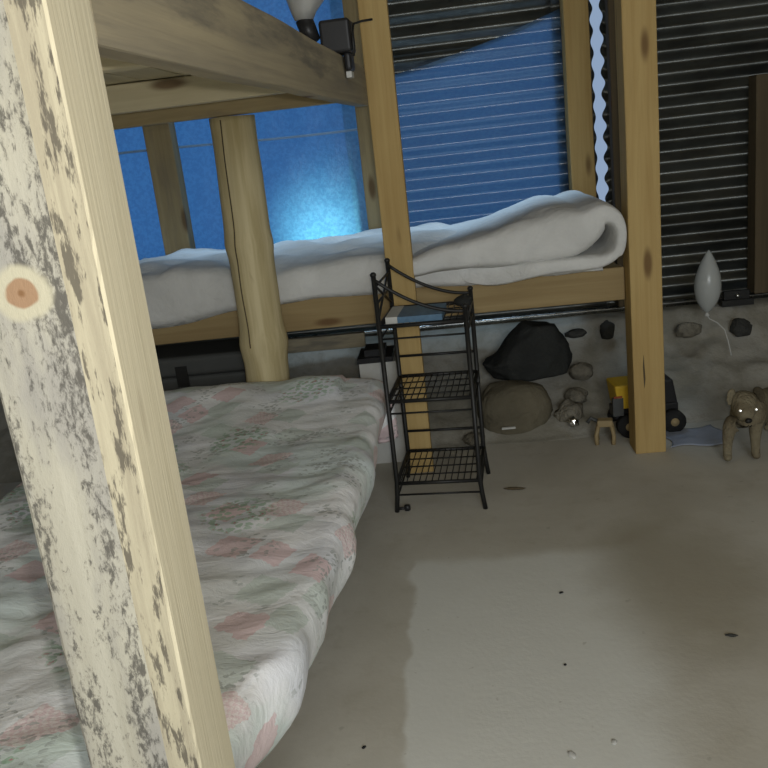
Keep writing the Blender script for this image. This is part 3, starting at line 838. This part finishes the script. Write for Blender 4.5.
# ---------------------------------------------------------------- balloon with ribbon
bl = tag(empty('balloon', (1.20, 4.0, .41)), 'slim clouded white balloon with a curling ribbon by the metal wall', 'balloon')
def f(bm):
    pr = []
    for i in range(25):
        t = i / 24
        r = .060 * (sin(pi * min(1, t ** .82)) ** .8) if 0 < t < 1 else .001
        pr.append((max(r, .0015), .295 * t))
    lathe(bm, pr, 22)
o = part('balloon_skin', f, balloon_m, bl); o.rotation_euler = (0, radians(2), 0)
part('knot', lambda bm: lathe(bm, [(.003, .004), (.008, -.002), (.012, -.014), (.006, -.016)], 12), white_card, bl)
part('ribbon', lambda bm: tube(bm, [(0, 0, -.01), (.012, 0, -.03), (.045, -.01, -.05), (.075, -.02, -.085), (.088, -.03, -.14), (.092, -.06, -.2)], .0028, 6), white_card, bl)

# ---------------------------------------------------------------- clamp lamp on the upper side rail
cl = tag(empty('clamp_lamp', (-.2665, 2.75, 1.613), radians(-2.75)), 'black clamp lamp with silver shade on the end of the upper side rail', 'lamp')
def f(bm):
    box(bm, (-.040, -.05, .002), (.052, .06, .098)); box(bm, (.0235, -.04, -.050), (.045, .045, .004)); box(bm, (-.045, -.03, -.035), (-.0265, .04, .004))
o = part('clamp', f, black_plastic, cl, False); bevel(o, .010, 3)
part('jaw_pad', lambda bm: box(bm, (.0237, -.02, -.068), (.040, .03, -.0505)), white_card, cl, False)
part('socket', lambda bm: tube(bm, [(-.060, -.02, .045), (-.075, -.02, .075), (-.085, -.02, .110)], .026, 16, radii=[.020, .027, .027]), black_plastic, cl)
part('lamp_shade', lambda bm: tube(bm, [(-.085, -.02, .108), (-.084, -.02, .135), (-.075, -.02, .175), (-.055, -.02, .26)], .03, 22, radii=[.028, .040, .062, .085]), silver_m, cl, True, 'silver shade')
part('wire_handle', lambda bm: tube(bm, [(.0545, -.03, -.01), (.056, -.02, .05), (.060, .0, .083), (.085, .02, .090), (.115, .03, .092)], .0035, 6), black_metal, cl)

# ---------------------------------------------------------------- puppy
dg = tag(empty('puppy', (1.10, 3.22, 0)), 'tan puppy with shining eyes standing at the right edge facing the camera', 'dog')
def skin(name, nodes, edges, mat, parent, sub=2, root=0):
    me = bpy.data.meshes.new(name); me.from_pydata([n[:3] for n in nodes], edges, []); me.update()
    o = bpy.data.objects.new(name, me); COL.objects.link(o)
    sk = o.modifiers.new('skin', 'SKIN'); sk.use_smooth_shade = True
    for i, n in enumerate(nodes):
        d = me.skin_vertices[0].data[i]; d.radius = (n[3], n[4] if len(n) > 4 else n[3]); d.use_root = (i == root)
    sb = o.modifiers.new('sub', 'SUBSURF'); sb.levels = sub; sb.render_levels = sub
    dep = bpy.context.evaluated_depsgraph_get(); nm = bpy.data.meshes.new_from_object(o.evaluated_get(dep))
    bpy.data.objects.remove(o)
    for p in nm.polygons: p.use_smooth = True
    nm.materials.clear(); nm.materials.append(mat); nm.name = name
    o = bpy.data.objects.new(name, nm); COL.objects.link(o); o.parent = parent
    return o
nodes = [  # x, y, z, radius   (local to the puppy's base; it looks towards -y, a little to the left)
    (.215, .215, .165, .052),   # 0 pelvis
    (.135, .140, .170, .056),   # 1 belly
    (.045, .050, .175, .064),   # 2 chest
    (.005, -.015, .190, .055), # 3 breast
    (-.022, -.060, .240, .046), # 4 neck
    (-.030, -.095, .268, .056), # 5 skull
    (-.040, -.140, .232, .038), # 6 muzzle root
    (-.046, -.175, .214, .026), # 7 muzzle tip
    (-.055, -.010, .135, .030), (-.068, -.030, .070, .019), (-.072, -.040, .022, .017), (-.074, -.065, .014, .017),   # 8-11 left fore
    (.045, -.010, .135, .030), (.038, -.030, .070, .019), (.036, -.040, .022, .017), (.034, -.065, .014, .017),        # 12-15 right fore
    (.185, .255, .125, .034), (.170, .225, .085, .023), (.205, .270, .055, .015), (.195, .260, .016, .015), (.175, .24, .013, .015),   # 16-20 hind
    (.255, .190, .125, .034), (.240, .160, .085, .023), (.275, .205, .055, .015), (.265, .195, .016, .015), (.245, .175, .013, .015),  # 21-25
    (.255, .265, .175, .018), (.300, .310, .15, .012), (.325, .335, .11, .007)]   # 26-28 tail
edges = [(0, 1), (1, 2), (2, 3), (3, 4), (4, 5), (5, 6), (6, 7), (2, 8), (8, 9), (9, 10), (10, 11), (2, 12), (12, 13), (13, 14), (14, 15), (0, 16), (16, 17), (17, 18), (18, 19), (19, 20), (0, 21), (21, 22), (22, 23), (23, 24), (24, 25), (0, 26), (26, 27), (27, 28)]
body = skin('body', nodes, edges, fur, dg)
def ear(s):
    bx = -.030 + s * (.050 if s > 0 else .042)
    return [(bx - s * .014, -.085, .302, .010, .014), (bx + s * .004, -.092, .300, .009, .020), (bx + s * .013, -.104, .276, .006, .016), (bx + s * .013, -.110, .256, .004, .008)]
for s in (-1, 1):
    e = skin('ear', ear(s), [(0, 1), (1, 2), (2, 3)], fur if s < 0 else fur_dark, dg)
    if s > 0: e['label'] = 'darker brown ear'
for s, mt in ((-1, 0), (1, 0)):
    c = Vector((-.034 + s * .0285, -.1555, .247)); look = (Vector((0, 0, 1.36)) - (c + Vector((1.10, 3.22, 0)))).normalized()
    rt = look.to_track_quat('Z', 'Y').to_matrix().to_4x4()
    part('eye', lambda bm: lathe(bm, [(.0002, .0072), (.0035, .0070), (.0060, .0064), (.0068, .0), (.003, -.008)], 16), eye_m, dg).matrix_local = Matrix.Translation(c) @ rt
bm = bmesh.new(); lumpy(bm, (-.047, -.199, .221), (.0125, .010, .010), 3, .08, 1.2, 3, -1)
meshobj('nose', bm, nose_m, dg)
part('mouth', lambda bm: tube(bm, [(-.062, -.186, .197), (-.054, -.197, .196), (-.047, -.199, .203), (-.040, -.197, .196), (-.032, -.186, .197)], .0018, 6), nose_m, dg)

# ---------------------------------------------------------------- bits on the floor
bits = [((.19, 3.07), (.085, .016, .012), -.15, pine_dark, 'wood_chip', 'thin brown wood chip on the floor right of the black shelf', 'wood chip'),
        ((.255, 2.285), (.014, .009, .006), .3, rubber, 'grit', 'dark grit speck in the middle of the pale floor patch', 'grit'),
        ((.215, 1.93), (.008, .008, .005), .1, rubber, 'grit', 'tiny dark grit speck on the near pale floor', 'grit'),
        ((-.29, 1.66), (.012, .008, .005), .8, rubber, 'grit', 'dark grit speck on the floor beside the quilt corner', 'grit'),
        ((.66, 2.01), (.030, .012, .008), -.2, rock_dark, 'grit', 'dark grit sliver on the floor at the right edge', 'grit'),
        ((.181, 1.60), (.016, .026, .004), .3, white_card, 'plaster_flake', 'white plaster flake nearest the bottom of the floor, left of two', 'flake'),
        ((.28, 1.633), (.012, .018, .004), -.2, white_card, 'plaster_flake', 'smaller white plaster flake on the near floor, right of two', 'flake'),
        ((.205, 1.50), (.010, .008, .005), .2, rubber, 'grit', 'dark grit speck below the white plaster flakes', 'grit')]
for i, (xy, sz, rz, mt, nm, lb, ct) in enumerate(bits):
    bm = bmesh.new(); lumpy(bm, (0, 0, sz[2] * .45), (sz[0] / 2, sz[1] / 2, sz[2] / 2), i + 30, .35, 1.8, 2, -.8)
    o = tag(meshobj(nm, bm, mt), lb, ct); o.location = (xy[0], xy[1], 0.0005); o.rotation_euler = (0, 0, rz)
